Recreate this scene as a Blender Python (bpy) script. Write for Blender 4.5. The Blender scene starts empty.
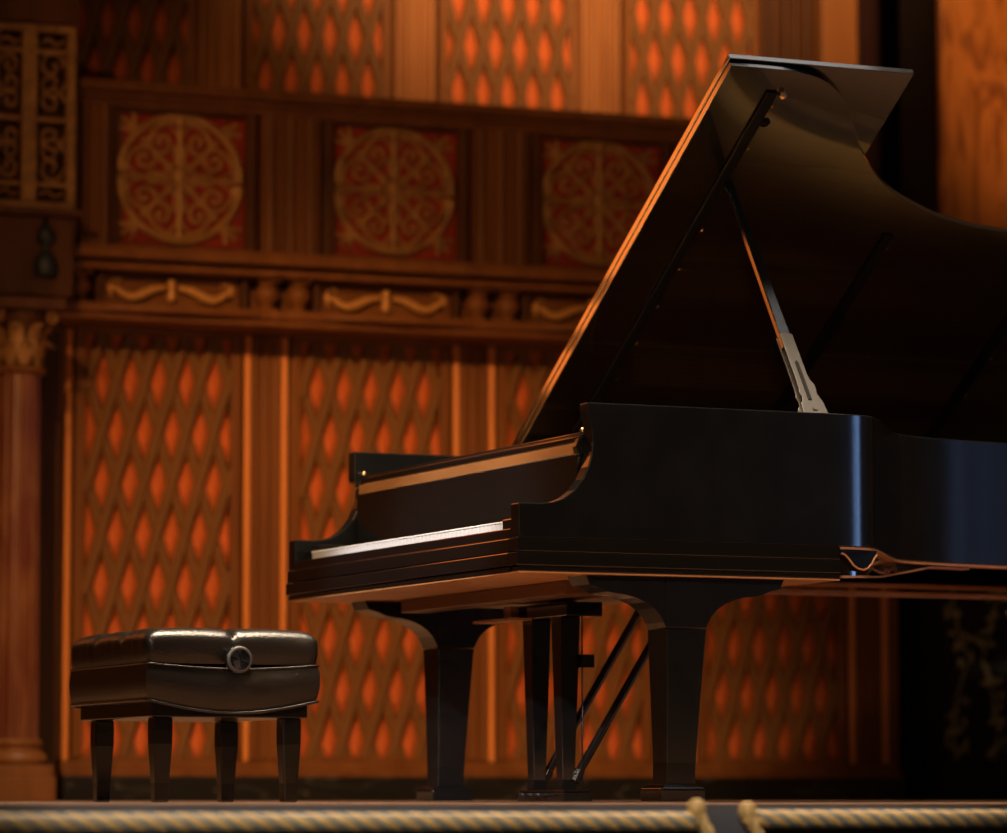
import bpy, bmesh, math, random
from mathutils import Vector, Matrix
random.seed(7)
PI = math.pi
S = bpy.context.scene
COL = S.collection
R = math.radians

# ------------------------------------------------------------------ helpers
class MB:
    def __init__(self): self.v = []; self.f = []; self.sm = []
    def add(self, vs, fs, smooth=False):
        o = len(self.v); self.v += [tuple(p) for p in vs]
        for f in fs: self.f.append([i + o for i in f]); self.sm.append(smooth)
        return self
    def box(self, x0, x1, y0, y1, z0, z1):
        vs = [(x, y, z) for z in (z0, z1) for y in (y0, y1) for x in (x0, x1)]
        return self.add(vs, [(0,2,3,1),(4,5,7,6),(0,1,5,4),(1,3,7,5),(3,2,6,7),(2,0,4,6)])
    def prism(self, pts, fn, smooth=False, skip=()):
        """pts: 2D outline; fn(p, k) -> 3D point for k=0 / 1"""
        n = len(pts)
        vs = [fn(p, 0) for p in pts] + [fn(p, 1) for p in pts]
        self.add(vs, [tuple(range(n))[::-1], tuple(range(n, 2*n))])
        self.add(vs, [(i, (i+1) % n, n+(i+1) % n, n+i) for i in range(n) if i not in skip], smooth)
        return self
    def rings(self, rings, smooth=True, cap=True, closed=False):
        n = len(rings[0]); vs = [p for r in rings for p in r]; fs = []
        m = len(rings)
        for k in range(m if closed else m-1):
            a = k*n; b = ((k+1) % m)*n
            for i in range(n):
                j = (i+1) % n; fs.append((a+i, a+j, b+j, b+i))
        self.add(vs, fs, smooth)
        if cap and not closed:
            self.add(rings[0], [tuple(range(n))[::-1]]); self.add(rings[-1], [tuple(range(n))])
        return self
    def tube(self, path, r, n=8, smooth=True, closed=False):
        path = [Vector(p) for p in path]; m = len(path); rings = []
        up = Vector((0.0137, 0.031, 1.0))
        for i, p in enumerate(path):
            if closed: d = path[(i+1) % m] - path[i-1]
            else: d = path[min(i+1, m-1)] - path[max(i-1, 0)]
            d.normalize()
            a = d.cross(up)
            if a.length < .05: a = d.cross(Vector((1, 0.1, 0)))
            a.normalize(); b = d.cross(a)
            rr = r[i] if isinstance(r, (list, tuple)) else r
            rings.append([p + a*(rr*math.cos(2*PI*k/n)) + b*(rr*math.sin(2*PI*k/n)) for k in range(n)])
        return self.rings(rings, smooth, True, closed)
    def lathe(self, prof, c=(0,0,0), n=20, smooth=True, axis='z'):
        rings = []
        for r, h in prof:
            ring = []
            for k in range(n):
                x, y = r*math.cos(2*PI*k/n), r*math.sin(2*PI*k/n)
                p = (x, y, h) if axis == 'z' else ((x, h, y) if axis == 'y' else (h, x, y))
                ring.append((p[0]+c[0], p[1]+c[1], p[2]+c[2]))
            rings.append(ring)
        return self.rings(rings, smooth)
    def build(self, name, m=None, parent=None, bevel=0, seg=2, sub=0, loc=None, autosmooth=None):
        me = bpy.data.meshes.new(name); me.from_pydata(self.v, [], self.f)
        bm = bmesh.new(); bm.from_mesh(me)
        for f, s in zip(bm.faces, self.sm): f.smooth = s
        bmesh.ops.remove_doubles(bm, verts=bm.verts, dist=1e-6)
        bmesh.ops.recalc_face_normals(bm, faces=bm.faces)
        for ed in bm.edges:
            if len(ed.link_faces) == 2 and ed.calc_face_angle(0) > R(64): ed.smooth = False
        bm.to_mesh(me); bm.free()
        ob = bpy.data.objects.new(name, me); COL.objects.link(ob)
        if m: me.materials.append(m)
        if parent: ob.parent = parent
        if loc: ob.location = loc
        if bevel:
            b = ob.modifiers.new('Bevel', 'BEVEL'); b.width = bevel; b.segments = seg; b.limit_method = 'ANGLE'; b.angle_limit = R(35)
            b.harden_normals = False
        if sub:
            s = ob.modifiers.new('Sub', 'SUBSURF'); s.levels = sub; s.render_levels = sub
        return ob

def tag(o, label=None, cat=None, group=None, kind=None):
    if label: o['label'] = label
    if cat: o['category'] = cat
    if group: o['group'] = group
    if kind: o['kind'] = kind
    return o
def thing(name, loc, rz, label, cat, group=None):
    o = bpy.data.objects.new(name, None); COL.objects.link(o); o.location = loc; o.rotation_euler = (0, 0, rz)
    o.empty_display_size = .1
    return tag(o, label, cat, group)
def copy_tree(o, parent=None):
    c = o.copy(); COL.objects.link(c); c.parent = parent
    for ch in list(o.children): copy_tree(ch, c)
    return c
def struct(o): o['kind'] = 'structure'; return o

# ------------------------------------------------------------------ materials
def mat(name, col, rough=.5, metal=0., spec=.5, coat=0., noise=None, bump=None, sheen=0):
    m = bpy.data.materials.new(name); m.use_nodes = True
    nt = m.node_tree; b = nt.nodes['Principled BSDF']
    b.inputs['Base Color'].default_value = (*col, 1); b.inputs['Roughness'].default_value = rough
    b.inputs['Metallic'].default_value = metal; b.inputs['Specular IOR Level'].default_value = spec
    b.inputs['Coat Weight'].default_value = coat; b.inputs['Coat Roughness'].default_value = .05
    if sheen: b.inputs['Sheen Weight'].default_value = sheen
    tc = nt.nodes.new('ShaderNodeTexCoord'); mp = nt.nodes.new('ShaderNodeMapping')
    nt.links.new(tc.outputs['Object'], mp.inputs['Vector'])
    if noise:   # (scale xyz, colour 2, detail, lo, hi)
        sc, c2, det, lo, hi = noise
        mp.inputs['Scale'].default_value = sc
        n = nt.nodes.new('ShaderNodeTexNoise'); n.inputs['Detail'].default_value = det; n.inputs['Scale'].default_value = 1
        n.inputs['Distortion'].default_value = .6
        rmp = nt.nodes.new('ShaderNodeValToRGB')
        rmp.color_ramp.elements[0].position = lo; rmp.color_ramp.elements[0].color = (*col, 1)
        rmp.color_ramp.elements[1].position = hi; rmp.color_ramp.elements[1].color = (*c2, 1)
        nt.links.new(mp.outputs[0], n.inputs['Vector']); nt.links.new(n.outputs['Fac'], rmp.inputs[0])
        nt.links.new(rmp.outputs[0], b.inputs['Base Color'])
    if bump:    # (scale xyz, strength, distance)
        mp2 = nt.nodes.new('ShaderNodeMapping'); mp2.inputs['Scale'].default_value = bump[0]
        nt.links.new(tc.outputs['Object'], mp2.inputs['Vector'])
        n2 = nt.nodes.new('ShaderNodeTexNoise'); n2.inputs['Scale'].default_value = 1; n2.inputs['Detail'].default_value = 3
        bp = nt.nodes.new('ShaderNodeBump'); bp.inputs['Strength'].default_value = bump[1]; bp.inputs['Distance'].default_value = bump[2]
        nt.links.new(mp2.outputs[0], n2.inputs['Vector']); nt.links.new(n2.outputs['Fac'], bp.inputs['Height'])
        nt.links.new(bp.outputs[0], b.inputs['Normal'])
    return m
M = {}
M['ebony'] = mat('ebony_lacquer', (.006, .0058, .0056), .10, coat=.3, bump=((3, 3, 3), .02, .02))
M['ebony_satin'] = mat('ebony_satin_lacquer', (.0045, .0050, .0052), .20, noise=((9, 9, 7), (.0075, .0083, .0085), 5, .35, .75), bump=((40, 40, 40), .04, .004))
M['lid'] = mat('lid_lacquer', (.006, .0035, .002), .22, coat=1.0, bump=((2, 2, 2), .02, .03))
M['ivory'] = mat('white_key', (.86, .85, .83), .25)
M['blackkey'] = mat('black_key', (.01, .01, .01), .3)
M['strip'] = mat('fallboard_reflection_brown', (.23, .105, .035), .3, noise=((6, 6, 60), (.18, .08, .028), 4, .3, .7))  # brown stands in for a warm reflection along the fallboard top
M['steel'] = mat('brushed_steel', (.06, .055, .05), .5, metal=.4, bump=((60, 60, 6), .06, .003))
M['brass'] = mat('brass', (.75, .45, .2), .25, metal=1)
M['plate'] = mat('gold_plate', (.62, .36, .12), .35, metal=.6)
M['spruce'] = mat('spruce', (.55, .27, .09), .45, noise=((60, 2, 2), (.42, .19, .06), 3, .3, .7))
M['rubber'] = mat('dark_rubber', (.004, .004, .004), .5, spec=.12)
M['leather'] = mat('black_leather', (.009, .0065, .0045), .30, spec=.55, bump=((190, 190, 190), .38, .003))
M['benchwood'] = mat('bench_ebony', (.0045, .004, .0035), .22, spec=.4)
M['wood'] = mat('walnut_panelling', (.22, .080, .021), .42, spec=.2, noise=((14, 14, 1.2), (.14, .047, .012), 6, .3, .75))
M['wood_mid'] = mat('brown_walnut', (.15, .052, .013), .45, spec=.2, noise=((14, 14, 1.2), (.09, .03, .008), 6, .3, .75))
M['wood_dark'] = mat('dark_walnut', (.10, .036, .009), .5, spec=.2, noise=((10, 10, 1.5), (.045, .014, .004), 6, .3, .75))
M['wood_orange'] = mat('orange_veneer', (.38, .150, .045), .45, spec=.2, noise=((8, 8, 1.0), (.25, .088, .025), 5, .3, .8))
M['bead'] = mat('gilded_bead', (.80, .27, .055), .4)
M['slat'] = mat('lattice_slat', (.160, .073, .024), .5, spec=.2, noise=((30, 30, 5), (.205, .085, .026), 4, .3, .7))
M['cloth'] = mat('red_cloth', (.62, .130, .023), .8, noise=((90, 90, 90), (.50, .098, .016), 2, .3, .7))
M['red'] = mat('oxblood_panel', (.26, .026, .008), .6, spec=.2, noise=((7, 7, 7), (.19, .018, .006), 4, .3, .7))
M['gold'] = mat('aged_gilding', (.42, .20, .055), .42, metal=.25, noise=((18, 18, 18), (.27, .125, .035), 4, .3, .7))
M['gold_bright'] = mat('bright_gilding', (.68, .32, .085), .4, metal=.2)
M['gold_dim'] = mat('dimmed_gilding', (.36, .17, .045), .5, metal=.2, noise=((18, 18, 18), (.17, .075, .02), 4, .3, .7))  # gilding darkened in colour for the medallions that get less light
M['marble'] = mat('red_marble', (.13, .030, .010), .3, noise=((9, 9, 3), (.26, .10, .03), 8, .42, .72))
M['blackmarble'] = mat('black_marble', (.010, .009, .008), .3)
M['leaf'] = mat('worn_gilt_leaf', (.42, .36, .20), .3, metal=.4)
M['iron'] = mat('dark_bronze', (.018, .022, .025), .5, metal=.3)
M['floor'] = mat('stage_boards', (.21, .105, .055), .5, noise=((1.5, 30, 1), (.15, .075, .038), 4, .3, .7))
M['under'] = mat('raw_maple', (.50, .23, .08), .5, noise=((3, 14, 14), (.38, .165, .055), 4, .3, .7))
M['under_dark'] = mat('stained_beam', (.13, .052, .016), .4)
M['apron'] = mat('grey_stage_cloth', (.085, .080, .090), .7, noise=((12, 12, 30), (.060, .056, .064), 4, .3, .7))
M['rope'] = mat('gold_rope', (.62, .40, .15), .5, noise=((60, 60, 60), (.45, .27, .09), 3, .3, .7))
M['ropeblue'] = mat('groove_shade_blue', (.14, .17, .18), .5)
M['curtain'] = mat('dark_curtain', (.045, .010, .007), .9)
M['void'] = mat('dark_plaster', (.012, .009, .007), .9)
# burl veneer with dark figure for the big pier
def burl():
    m = mat('burl_veneer', (.62, .24, .06), .45)
    nt = m.node_tree; b = nt.nodes['Principled BSDF']
    tc = nt.nodes.new('ShaderNodeTexCoord'); mp = nt.nodes.new('ShaderNodeMapping'); mp.inputs['Scale'].default_value = (9, 9, 2.2)
    n = nt.nodes.new('ShaderNodeTexNoise'); n.inputs['Scale'].default_value = 1.0; n.inputs['Detail'].default_value = 5; n.inputs['Distortion'].default_value = 2.2
    r = nt.nodes.new('ShaderNodeValToRGB'); e = r.color_ramp.elements
    e[0].position = .36; e[0].color = (.30, .095, .02, 1); e[1].position = .56; e[1].color = (.66, .25, .062, 1)
    nt.links.new(tc.outputs['Object'], mp.inputs[0]); nt.links.new(mp.outputs[0], n.inputs['Vector']); nt.links.new(n.outputs['Fac'], r.inputs[0])
    nt.links.new(r.outputs[0], b.inputs['Base Color'])
    return m
M['burl'] = burl()
# thin pale streaks over the black marble
def pale_streaks():
    m = M['blackmarble']; nt = m.node_tree; b = nt.nodes['Principled BSDF']
    tc = nt.nodes.new('ShaderNodeTexCoord'); mp = nt.nodes.new('ShaderNodeMapping'); mp.inputs['Rotation'].default_value = (0, R(35), 0); mp.inputs['Scale'].default_value = (3, 3, 14)
    n = nt.nodes.new('ShaderNodeTexNoise'); n.inputs['Scale'].default_value = 1; n.inputs['Detail'].default_value = 2
    r = nt.nodes.new('ShaderNodeValToRGB'); e = r.color_ramp.elements
    e[0].position = .49; e[0].color = (.010, .009, .008, 1); e[1].position = .50; e[1].color = (.09, .075, .06, 1)
    x = e.new(.51); x.color = (.010, .009, .008, 1)
    nt.links.new(tc.outputs['Object'], mp.inputs[0]); nt.links.new(mp.outputs[0], n.inputs['Vector']); nt.links.new(n.outputs['Fac'], r.inputs[0])
    nt.links.new(r.outputs[0], b.inputs['Base Color'])
pale_streaks()

# ------------------------------------------------------------------ camera
F = 3940.0; YH = 801.0; H = .004
tilt = math.atan((YH-416.5)/F)
cam = bpy.data.cameras.new('camera'); co = bpy.data.objects.new('camera', cam); COL.objects.link(co)
cam.sensor_width = 36; cam.sensor_fit = 'HORIZONTAL'; cam.lens = F*36/1007
co.location = (0, 0, H); co.rotation_euler = (PI/2+tilt, 0, 0)
cam.dof.use_dof = True; cam.dof.focus_distance = 9.95; cam.dof.aperture_fstop = 2.4
cam.clip_end = 200
S.camera = co

# ================================================================== THE PIANO (local x = length from keyboard, y = across, z up)
AL = R(24)
piano = thing('grand_piano', (.037, 9.69, 0), AL, 'black concert grand piano with raised lid, standing on the stage beside the leather bench', 'piano')
W = 1.585; ZR = .993; ZB = .651

def scoop():
    return [(0, ZB), (0, .737), (.06, .737), (.095, .741), (.125, .752), (.152, .772), (.175, .80), (.190, .832), (.199, .862),
            (.202, .893), (.200, .925), (.195, .952), (.189, .975), (.188, ZR)]
rim = MB()
NS = len(scoop())
rim.prism(scoop() + [(.87, ZR), (.87, ZB)], lambda p, k: (p[0], .0 + .048*k, p[1]), skip=(NS,))
bass = scoop()[:10] + [(.200, .904), (.182, .907), (.1795, .914), (.1795, ZR)]
rim.prism(bass + [(2.45, ZR), (2.45, ZB)], lambda p, k: (p[0], W - .048*k, p[1]), skip=(NS,))
def spline(pts, n=8):
    out = []
    for i in range(len(pts)-1):
        p0 = Vector(pts[max(i-1, 0)]); p1 = Vector(pts[i]); p2 = Vector(pts[i+1]); p3 = Vector(pts[min(i+2, len(pts)-1)])
        for k in range(n):
            t = k/n
            out.append(.5*((2*p1)+(p2-p0)*t+(2*p0-5*p1+4*p2-p3)*t*t+(3*p1-p0-3*p2+p3)*t**3))
    out.append(Vector(pts[-1])); return out
rim_plan = spline([(.87, 0), (.91, .0006), (.945, .003), (.978, .010), (1.012, .027), (1.055, .076), (1.127, .172), (1.211, .288), (1.290, .392), (1.37, .455), (1.48, .496), (1.592, .521),
                   (1.733, .549), (1.95, .592), (2.2, .67), (2.45, .87), (2.63, 1.06), (2.72, 1.26), (2.70, 1.44), (2.60, 1.55), (2.45, W)])
def offs(path, d):
    out = []
    for i, p in enumerate(path):
        t = path[min(i+1, len(path)-1)]-path[max(i-1, 0)]; t.normalize()
        out.append(p + Vector((-t.y, t.x))*d)
    return out
def wall_path(mb, path, d0, d1, z0, z1, ends=None):
    a, b = offs(path, d0), offs(path, d1)
    if ends: b[0], b[-1] = Vector(ends[0]), Vector(ends[1])
    rings = []
    for i in range(len(path)):
        f0 = z0[i] if isinstance(z0, list) else z0; f1 = z1[i] if isinstance(z1, list) else z1
        rings.append([(a[i].x, a[i].y, f0), (a[i].x, a[i].y, f1), (b[i].x, b[i].y, f1), (b[i].x, b[i].y, f0)])
    n = len(rings)
    for q in range(4):
        r = (q+1) % 4
        vs = [rg[q] for rg in rings]+[rg[r] for rg in rings]
        mb.add(vs, [(i, i+1, n+i+1, n+i) for i in range(n-1)], True)
    if not ends: mb.add(rings[0], [(0, 1, 2, 3)]); mb.add(rings[-1], [(0, 1, 2, 3)])
wall_path(rim, rim_plan, 0, .048, ZB, ZR, ((.87, .048), (2.45, W-.048)))
# faces of the bend meet at hard corners: split by building each strip separately (above)
rim_o = rim.build('rim', M['ebony_satin'], piano, bevel=.003)

# base moulding (key bed side and front), three stepped bands
kb = MB()
def band(z0, z1, e):
    kb.box(-e, .90, -e, .05, z0, z1); kb.box(-e, .90, W-.05, W+e, z0, z1); kb.box(-e, .06, .05, W-.05, z0, z1)
band(.617, .651, .004); band(.582, .6155, .007); band(.568, .5805, .001)
kb_o = kb.build('base_moulding', M['ebony'], piano, bevel=.0025)
tag(kb_o, 'black stepped moulding round the key bed')
kd = MB(); kd.box(-.001, .90, -.001, W+.001, .5645, .5678)
tag(kd.build('key_bed', M['under'], piano), 'brown wooden underside of the key bed')
# key slip in front of the keys
ks = MB(); ks.box(0, .024, .05, W-.05, .6512, .676); ks.build('key_slip', M['ebony'], piano, bevel=.002)
# key blocks
for y0, y1 in ((.05, .158), (W-.105, W-.05)):
    k_ = MB(); k_.box(.026, .175, y0, y1, .6512, .705); k_.box(.05, .175, y0+.004, y1-.004, .705, .722); k_.build('key_block', M['ebony'], piano, bevel=.003)
# white keys
kx0, kx1 = .163, W-.108
pw = (kx1-kx0)/52
wk = MB(); wk.box(.029, .19, -pw/2+.0006, pw/2-.0006, .676, .7005)
wk.box(.0265, .032, -pw/2+.0006, pw/2-.0006, .6965, .7005)
w0 = wk.build('white_key', M['ivory'], piano, bevel=.0008); w0.location = (0, kx0+pw/2, 0)
for i in range(1, 52):
    c = w0.copy(); COL.objects.link(c); c.location = (0, kx0+pw*(i+.5), 0)
bk = MB(); hw = .0048
bk.prism([(.080, .7005), (.086, .7125), (.19, .7125), (.19, .7005)], lambda p, k: (p[0], hw*(2*k-1), p[1]))
b0 = None
for i in range(51):
    # treble end is at kx0: count from bass (A) end
    j = 50-i
    if j % 7 in (0, 2, 3, 5, 6):
        y = kx0+pw*(i+1)
        if b0 is None: b0 = bk.build('black_key', M['blackkey'], piano, bevel=.0012); b0.location = (0, y, 0)
        else:
            c = b0.copy(); COL.objects.link(c); c.location = (0, y, 0)
# fallboard with nosing strip
fb = MB()
prof = [(.190, .700), (.1865, .704), (.1855, .78), (.1845, .868), (.21, .868), (.215, .70)]
fb.prism(prof, lambda p, k: (p[0], .055+(W-.11)*k, p[1]))
fbo = fb.build('fallboard', M['ebony'], piano, bevel=.002)
st = MB(); st.prism([(.1815, .868), (.1834, .895), (.212, .895), (.212, .868)], lambda p, k: (p[0], .075+(W-.15)*k, p[1]))
tag(st.build('nosing', M['strip'], fbo, bevel=.0015), 'strip along the fallboard top, its warm reflection painted brown')
kn = MB()
kn.prism([(.18, .886), (.188, .864), (.215, .864), (.215, .91), (.19, .91)], lambda p, k: (p[0], .05+.024*k, p[1]))
kn.build('hinge_block', M['ebony'], fbo, bevel=.003)
kn = MB()
kn.prism([(.18, .886), (.188, .864), (.215, .864), (.215, .91), (.19, .91)], lambda p, k: (p[0], W-.074+.024*k, p[1]))
kn.build('hinge_block', M['ebony'], fbo, bevel=.003)
# music shelf (front board and shelf)
ms = MB(); ms.box(.190, .222, .05, W-.05, .8965, .915); ms.box(.198, .55, .05, W-.05, .9155, .925)
mso = ms.build('music_shelf', M['ebony'], piano, bevel=.004)
for y in (.062, W-.062):
    pin = MB(); pin.lathe([(.0, 0), (.006, 0), (.007, .004), (.004, .009), (0, .01)], (.203, y, .9252), 12)
    pin.build('pin', M['brass'], mso)
# soundboard, plate, strings inside
ip = offs(rim_plan, .05)
inner = [(.23, .05)] + [(p.x, p.y) for p in ip] + [(.23, W-.05)]
inner = [(x, min(y, W-.05)) for x, y in inner]
sbm = MB(); sbm.prism(inner, lambda p, k: (p[0], p[1], .80+.012*k)); sbm.build('soundboard', M['spruce'], piano)
pl = MB(); ip2 = offs(rim_plan, .054)
outer = [(p.x, p.y) for p in ip2]; innr = [(p.x, p.y) for p in offs(rim_plan, .13)]
ring = [(x, min(y, W-.055)) for x, y in outer] + [(x, min(y, W-.14)) for x, y in innr[::-1]]
for i in range(len(outer)-1):
    a, b, c, d = outer[i], outer[i+1], innr[i+1], innr[i]
    cl = lambda p, l: (p[0], min(p[1], l))
    a, b, c, d = cl(a, W-.055), cl(b, W-.055), cl(c, W-.14), cl(d, W-.14)
    pl.add([(a[0],a[1],.86),(b[0],b[1],.86),(c[0],c[1],.86),(d[0],d[1],.86)], [(0,1,2,3)])
def xlim(y):
    best = .9
    for p in ip2:
        if p.y <= y + .03: best = max(best, p.x) if p.y <= y else best
    return best - .06
pl.box(.56, .68, .055, W-.055, .85, .872)
for y in (.35, .68, .98, 1.25): pl.box(.66, min(2.35, xlim(y-.02)), y-.014, y+.014, .868, .91)
pl.box(.93-.3, 2.4, W-.14, W-.056, .85, .868)
pl.build('iron_plate', M['plate'], piano)
sg = MB()
for i in range(96):
    y = .09+1.38*i/95
    x1 = 1.0+.2*(i/95)+ (1.35*min(1, (y-.08)/.75))*.95
    sg.box(.60, min(x1, 2.35, xlim(y)), y-.0012, y+.0012, .9120, .9144)
tag(sg.build('strings', M['brass'], piano), kind='stuff')
dm = MB()
for i in range(60):
    y = .12+1.3*i/60; dm.box(.78, .90, y, y+.014, .9150, .945)
dm.build('damper_rail', M['ebony'], piano)

# lid ---------------------------------------------------------------
TH = R(33.35); HT = 1.57
cq, sq = math.cos(TH), math.sin(TH)
def lp(s, q, m): return (s, HT - q*cq + m*sq, ZR + q*sq + m*cq)
lid_curve = spline([(.687, 1.67), (.80, 1.671), (.885, 1.667), (.965, 1.648), (1.027, 1.609), (1.081, 1.556), (1.136, 1.484), (1.180, 1.42), (1.229, 1.361), (1.311, 1.281), (1.403, 1.219),
                    (1.485, 1.180), (1.564, 1.149), (1.692, 1.118), (1.802, 1.104), (2.0, 1.07), (2.25, .98), (2.48, .80), (2.66, .58), (2.745, .34), (2.73, .14), (2.63, .02)], 6)
lo = [(.687, .0)] + [tuple(p) for p in lid_curve] + [(2.5, .0)]
lm = MB(); lm.prism(lo, lambda p, k: lp(p[0], p[1], .0165*k))
lid = lm.build('lid', M['lid'], piano, bevel=.0012)
tag(lid, 'raised main lid with brown sheen on its underside')
fl = MB(); fl.prism([(.684, .0), (.684, 1.679), (1.236, 1.679), (1.236, .0)], lambda p, k: lp(p[0], p[1], .0185+.0165*k))
flo = fl.build('front_flap', M['lid'], lid, bevel=.0015)
tag(flo, 'front flap folded back over the main lid')
hg = MB()
hg.tube([lp(.6885, .02, .0175), lp(.6975, 1.66, .0175)], .0012, 8)
hg.build('hinge', M['brass'], lid)
def batten(s, q0, q1, hw=.017, th=.007):
    b = MB()
    b.prism([(s-hw, q0), (s-hw, q1), (s+hw, q1), (s+hw, q0)], lambda p, k: lp(p[0], p[1], -.0003-th*k))
    return b.build('batten', M['rubber'], lid, bevel=.003)
batten(.843, .12, 1.59); batten(1.440, .10, 1.065); batten(1.995, .10, .85)
sc0 = None
for s, q in [(.867,1.532),(.868,1.365),(.869,1.032),(.869,.867),(.869,.704),(.869,.543),(.869,.383),(1.463,1.008),(1.457,.859),(1.457,.688),(1.457,.527),(2.020,.559),(2.020,.384)]:
    if sc0 is None:
        sm_ = MB(); sm_.lathe([(0, 0), (.0046, 0), (.004, .0018), (.002, .0028), (0, .003)], (0, 0, 0), 10)
        sc0 = sm_.build('screw', M['brass'], lid); o = sc0
    else: o = sc0.copy(); COL.objects.link(o)
    o.location = lp(s, q, -.0002); o.rotation_euler = (PI-TH, 0, 0)
bo = MB(); bo.lathe([(0, 0), (.011, 0), (.011, .012), (.007, .018), (0, .019)], (0, 0, 0), 14)
o = bo.build('bumper', M['brass'], lid); o.location = lp(.873, 1.585, -.0002); o.rotation_euler = (PI-TH, 0, 0)
cup = MB(); cup.lathe([(0, .004), (.009, .004), (.012, .006), (.016, .003), (.016, 0), (0, 0)], (0, 0, 0), 18)
o = cup.build('prop_socket', M['rubber'], lid); o.location = lp(.872, 1.470, -.0002); o.rotation_euler = (PI-TH, 0, 0)
# lid prop: wooden stick with steel shoe
pb = Vector((.843, .03, ZR-.01)); ptop = Vector(lp(.861, 1.236, -.001))
pax = (ptop-pb); PL = pax.length; pax.normalize()
sx = Vector((1, 0, 0)); sx = (sx - pax*sx.dot(pax)).normalized(); ny = pax.cross(sx)
def pp(x, l, d): return tuple(pb + sx*x + pax*l + ny*d)
pr = MB(); pr.prism([(-.0165, .24), (-.010, PL), (.010, PL), (.0165, .24)], lambda p, k: pp(p[0], p[1], -.009+.018*k))
pro = pr.build('lid_prop', M['ebony_satin'], piano, bevel=.0025)
tag(pro, 'black lid prop with a steel shoe')
shp = [(-.032, .0), (-.030, .035), (-.022, .045), (-.020, .06), (-.024, .075), (-.021, .085), (-.019, .12), (-.0185, .283), (.0185, .283), (.019, .14), (.022, .12), (.030, .105), (.030, .085), (.027, .075), (.033, .055), (.037, .045), (.040, .0)]
shoe = MB(); shoe.prism(shp, lambda p, k: pp(p[0], p[1], -.013+.004*k)); shoe.prism(shp, lambda p, k: pp(p[0], p[1], .009+.004*k))
so = shoe.build('steel_shoe', M['steel'], pro, bevel=.001)
slot = MB(); slot.prism([(-.005, .05), (-.005, .18), (.0, .186), (.005, .18), (.005, .05)], lambda p, k: pp(p[0], p[1], .0132+.002*k))
slot.prism([(-.005, .05), (-.005, .18), (.0, .186), (.005, .18), (.005, .05)], lambda p, k: pp(p[0], p[1], -.0132-.002*k))
slot.build('slot', M['rubber'], pro)
bo = MB(); bo.tube([pp(.005, .02, .016), pp(.005, .02, -.016)], .006, 12); bo.build('bolt', M['steel'], pro)

# legs ---------------------------------------------------------------
def make_leg(cx, cy):
    hw = .056
    leg = MB()
    rings = []
    for z, h in ((.044, .040), (.10, .041), (.25, .047), (.40, .054), (.435, .056)):
        ox = -.010*(1-(z-.044)/.391)
        rings.append([(cx+ox-h, cy-h, z), (cx+ox+h, cy-h, z), (cx+ox+h, cy+h, z), (cx+ox-h, cy+h, z)])
    leg.rings(rings, smooth=False)
    lo_ = leg.build('leg', M['ebony_satin'], piano, bevel=.003)
    tag(lo_)
    blk = MB(); blk.box(cx-hw, cx+hw, cy-hw-.001, cy+hw+.001, .437, .5675)
    blk.build('leg_block', M['ebony_satin'], lo_, bevel=.0015)
    arc = [(0, .437), (.006, .450), (.016, .468), (.033, .485), (.055, .499), (.082, .510), (.112, .517), (.14, .520), (.16, .524), (.185, .534), (.212, .541), (.224, .5675)]
    for sg_ in (1, -1):
        g = MB(); pts = [(cx+sg_*(hw+x), z) for x, z in arc] + [(cx+sg_*hw, .5675)]
        g.prism(pts, lambda p, k: (p[0], cy-hw+.003+(2*hw-.006)*k, p[1]), smooth=False)
        gb = g.build('bracket', M['ebony_satin'], lo_)
    ft = MB()
    rings = []
    for z, h in ((.003, .060), (.030, .061), (.036, .060), (.046, .047)):
        rings.append([(cx-.013-h, cy-h, z), (cx-.013+h, cy-h, z), (cx-.013+h, cy+h, z), (cx-.013-h, cy+h, z)])
    ft.rings(rings, smooth=False)
    ft.build('foot', M['ebony_satin'], lo_, bevel=.002)
    return lo_
make_leg(.474, .080); make_leg(.454, 1.495)
make_leg(2.44, 1.22)

# bracing and beams below ------------------------------------------------------
bm_ = MB()
bm_.box(.25, .33, .27, 1.36, .528, .5642)
bm_.box(.33, .60, .40, 1.20, .538, .5642)
bm_.build('key_bed_beam', M['under_dark'], piano, bevel=.003)
br = MB(); br.box(.90, 2.45, 1.22, 1.27, .600, .609); br.build('brace', M['under'], piano)
br = MB(); br.box(.90, 2.45, 1.50, W-.002, .622, .630); br.build('brace', M['under'], piano)
br = MB(); br.box(.95, 2.45, 1.45, 1.50, .640, .6505); br.build('brace', M['under'], piano)
br = MB(); br.box(2.36, 2.54, .95, W-.05, .562, .66); br.build('leg_plate', M['ebony'], piano, bevel=.003)
# raw wood lower edge of the bent rim
re_ = MB(); wall_path(re_, rim_plan, .0005, .0475, ZB-.006, ZB-.0003); re_.build('rim_edge', M['under'], piano)
# tapering apron under the bent side with the scrolled cut-out end
ap = MB(); app = rim_plan[6:90]
zz = []
for i, p in enumerate(app):
    k2 = min(1, max(0, (p.x-.90)/.57))
    zz.append(.578 + (.6425-.578)*k2**1.8)
wall_path(ap, app, .018, .05, zz, ZB-.0065)
apo = ap.build('bent_apron', M['ebony'], piano)
ae = MB(); wall_path(ae, app, .0165, .051, [z_-.005 for z_ in zz], [z_+.0003 for z_ in zz]); tag(ae.build('apron_edge', M['under'], apo), 'light brown lower edge')
loop = [(.905, .634), (.915, .632), (.928, .620), (.940, .605), (.956, .596), (.975, .594), (.990, .599), (1.003, .610), (1.012, .624), (1.022, .634)]
lf3 = lambda p, k: (p[0], .002+.04*k+max(0, (p[0]-.95))*.30, p[1])
sc = MB(); sc.prism(loop+[(1.022, .6445), (.905, .6445)], lf3)
sco = sc.build('scroll', M['rubber'], piano)
se = MB(); se.tube([lf3(p, -.02) for p in loop], .0028, 8); tag(se.build('scroll_edge', M['under'], sco), 'light brown rounded edge')

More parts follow.
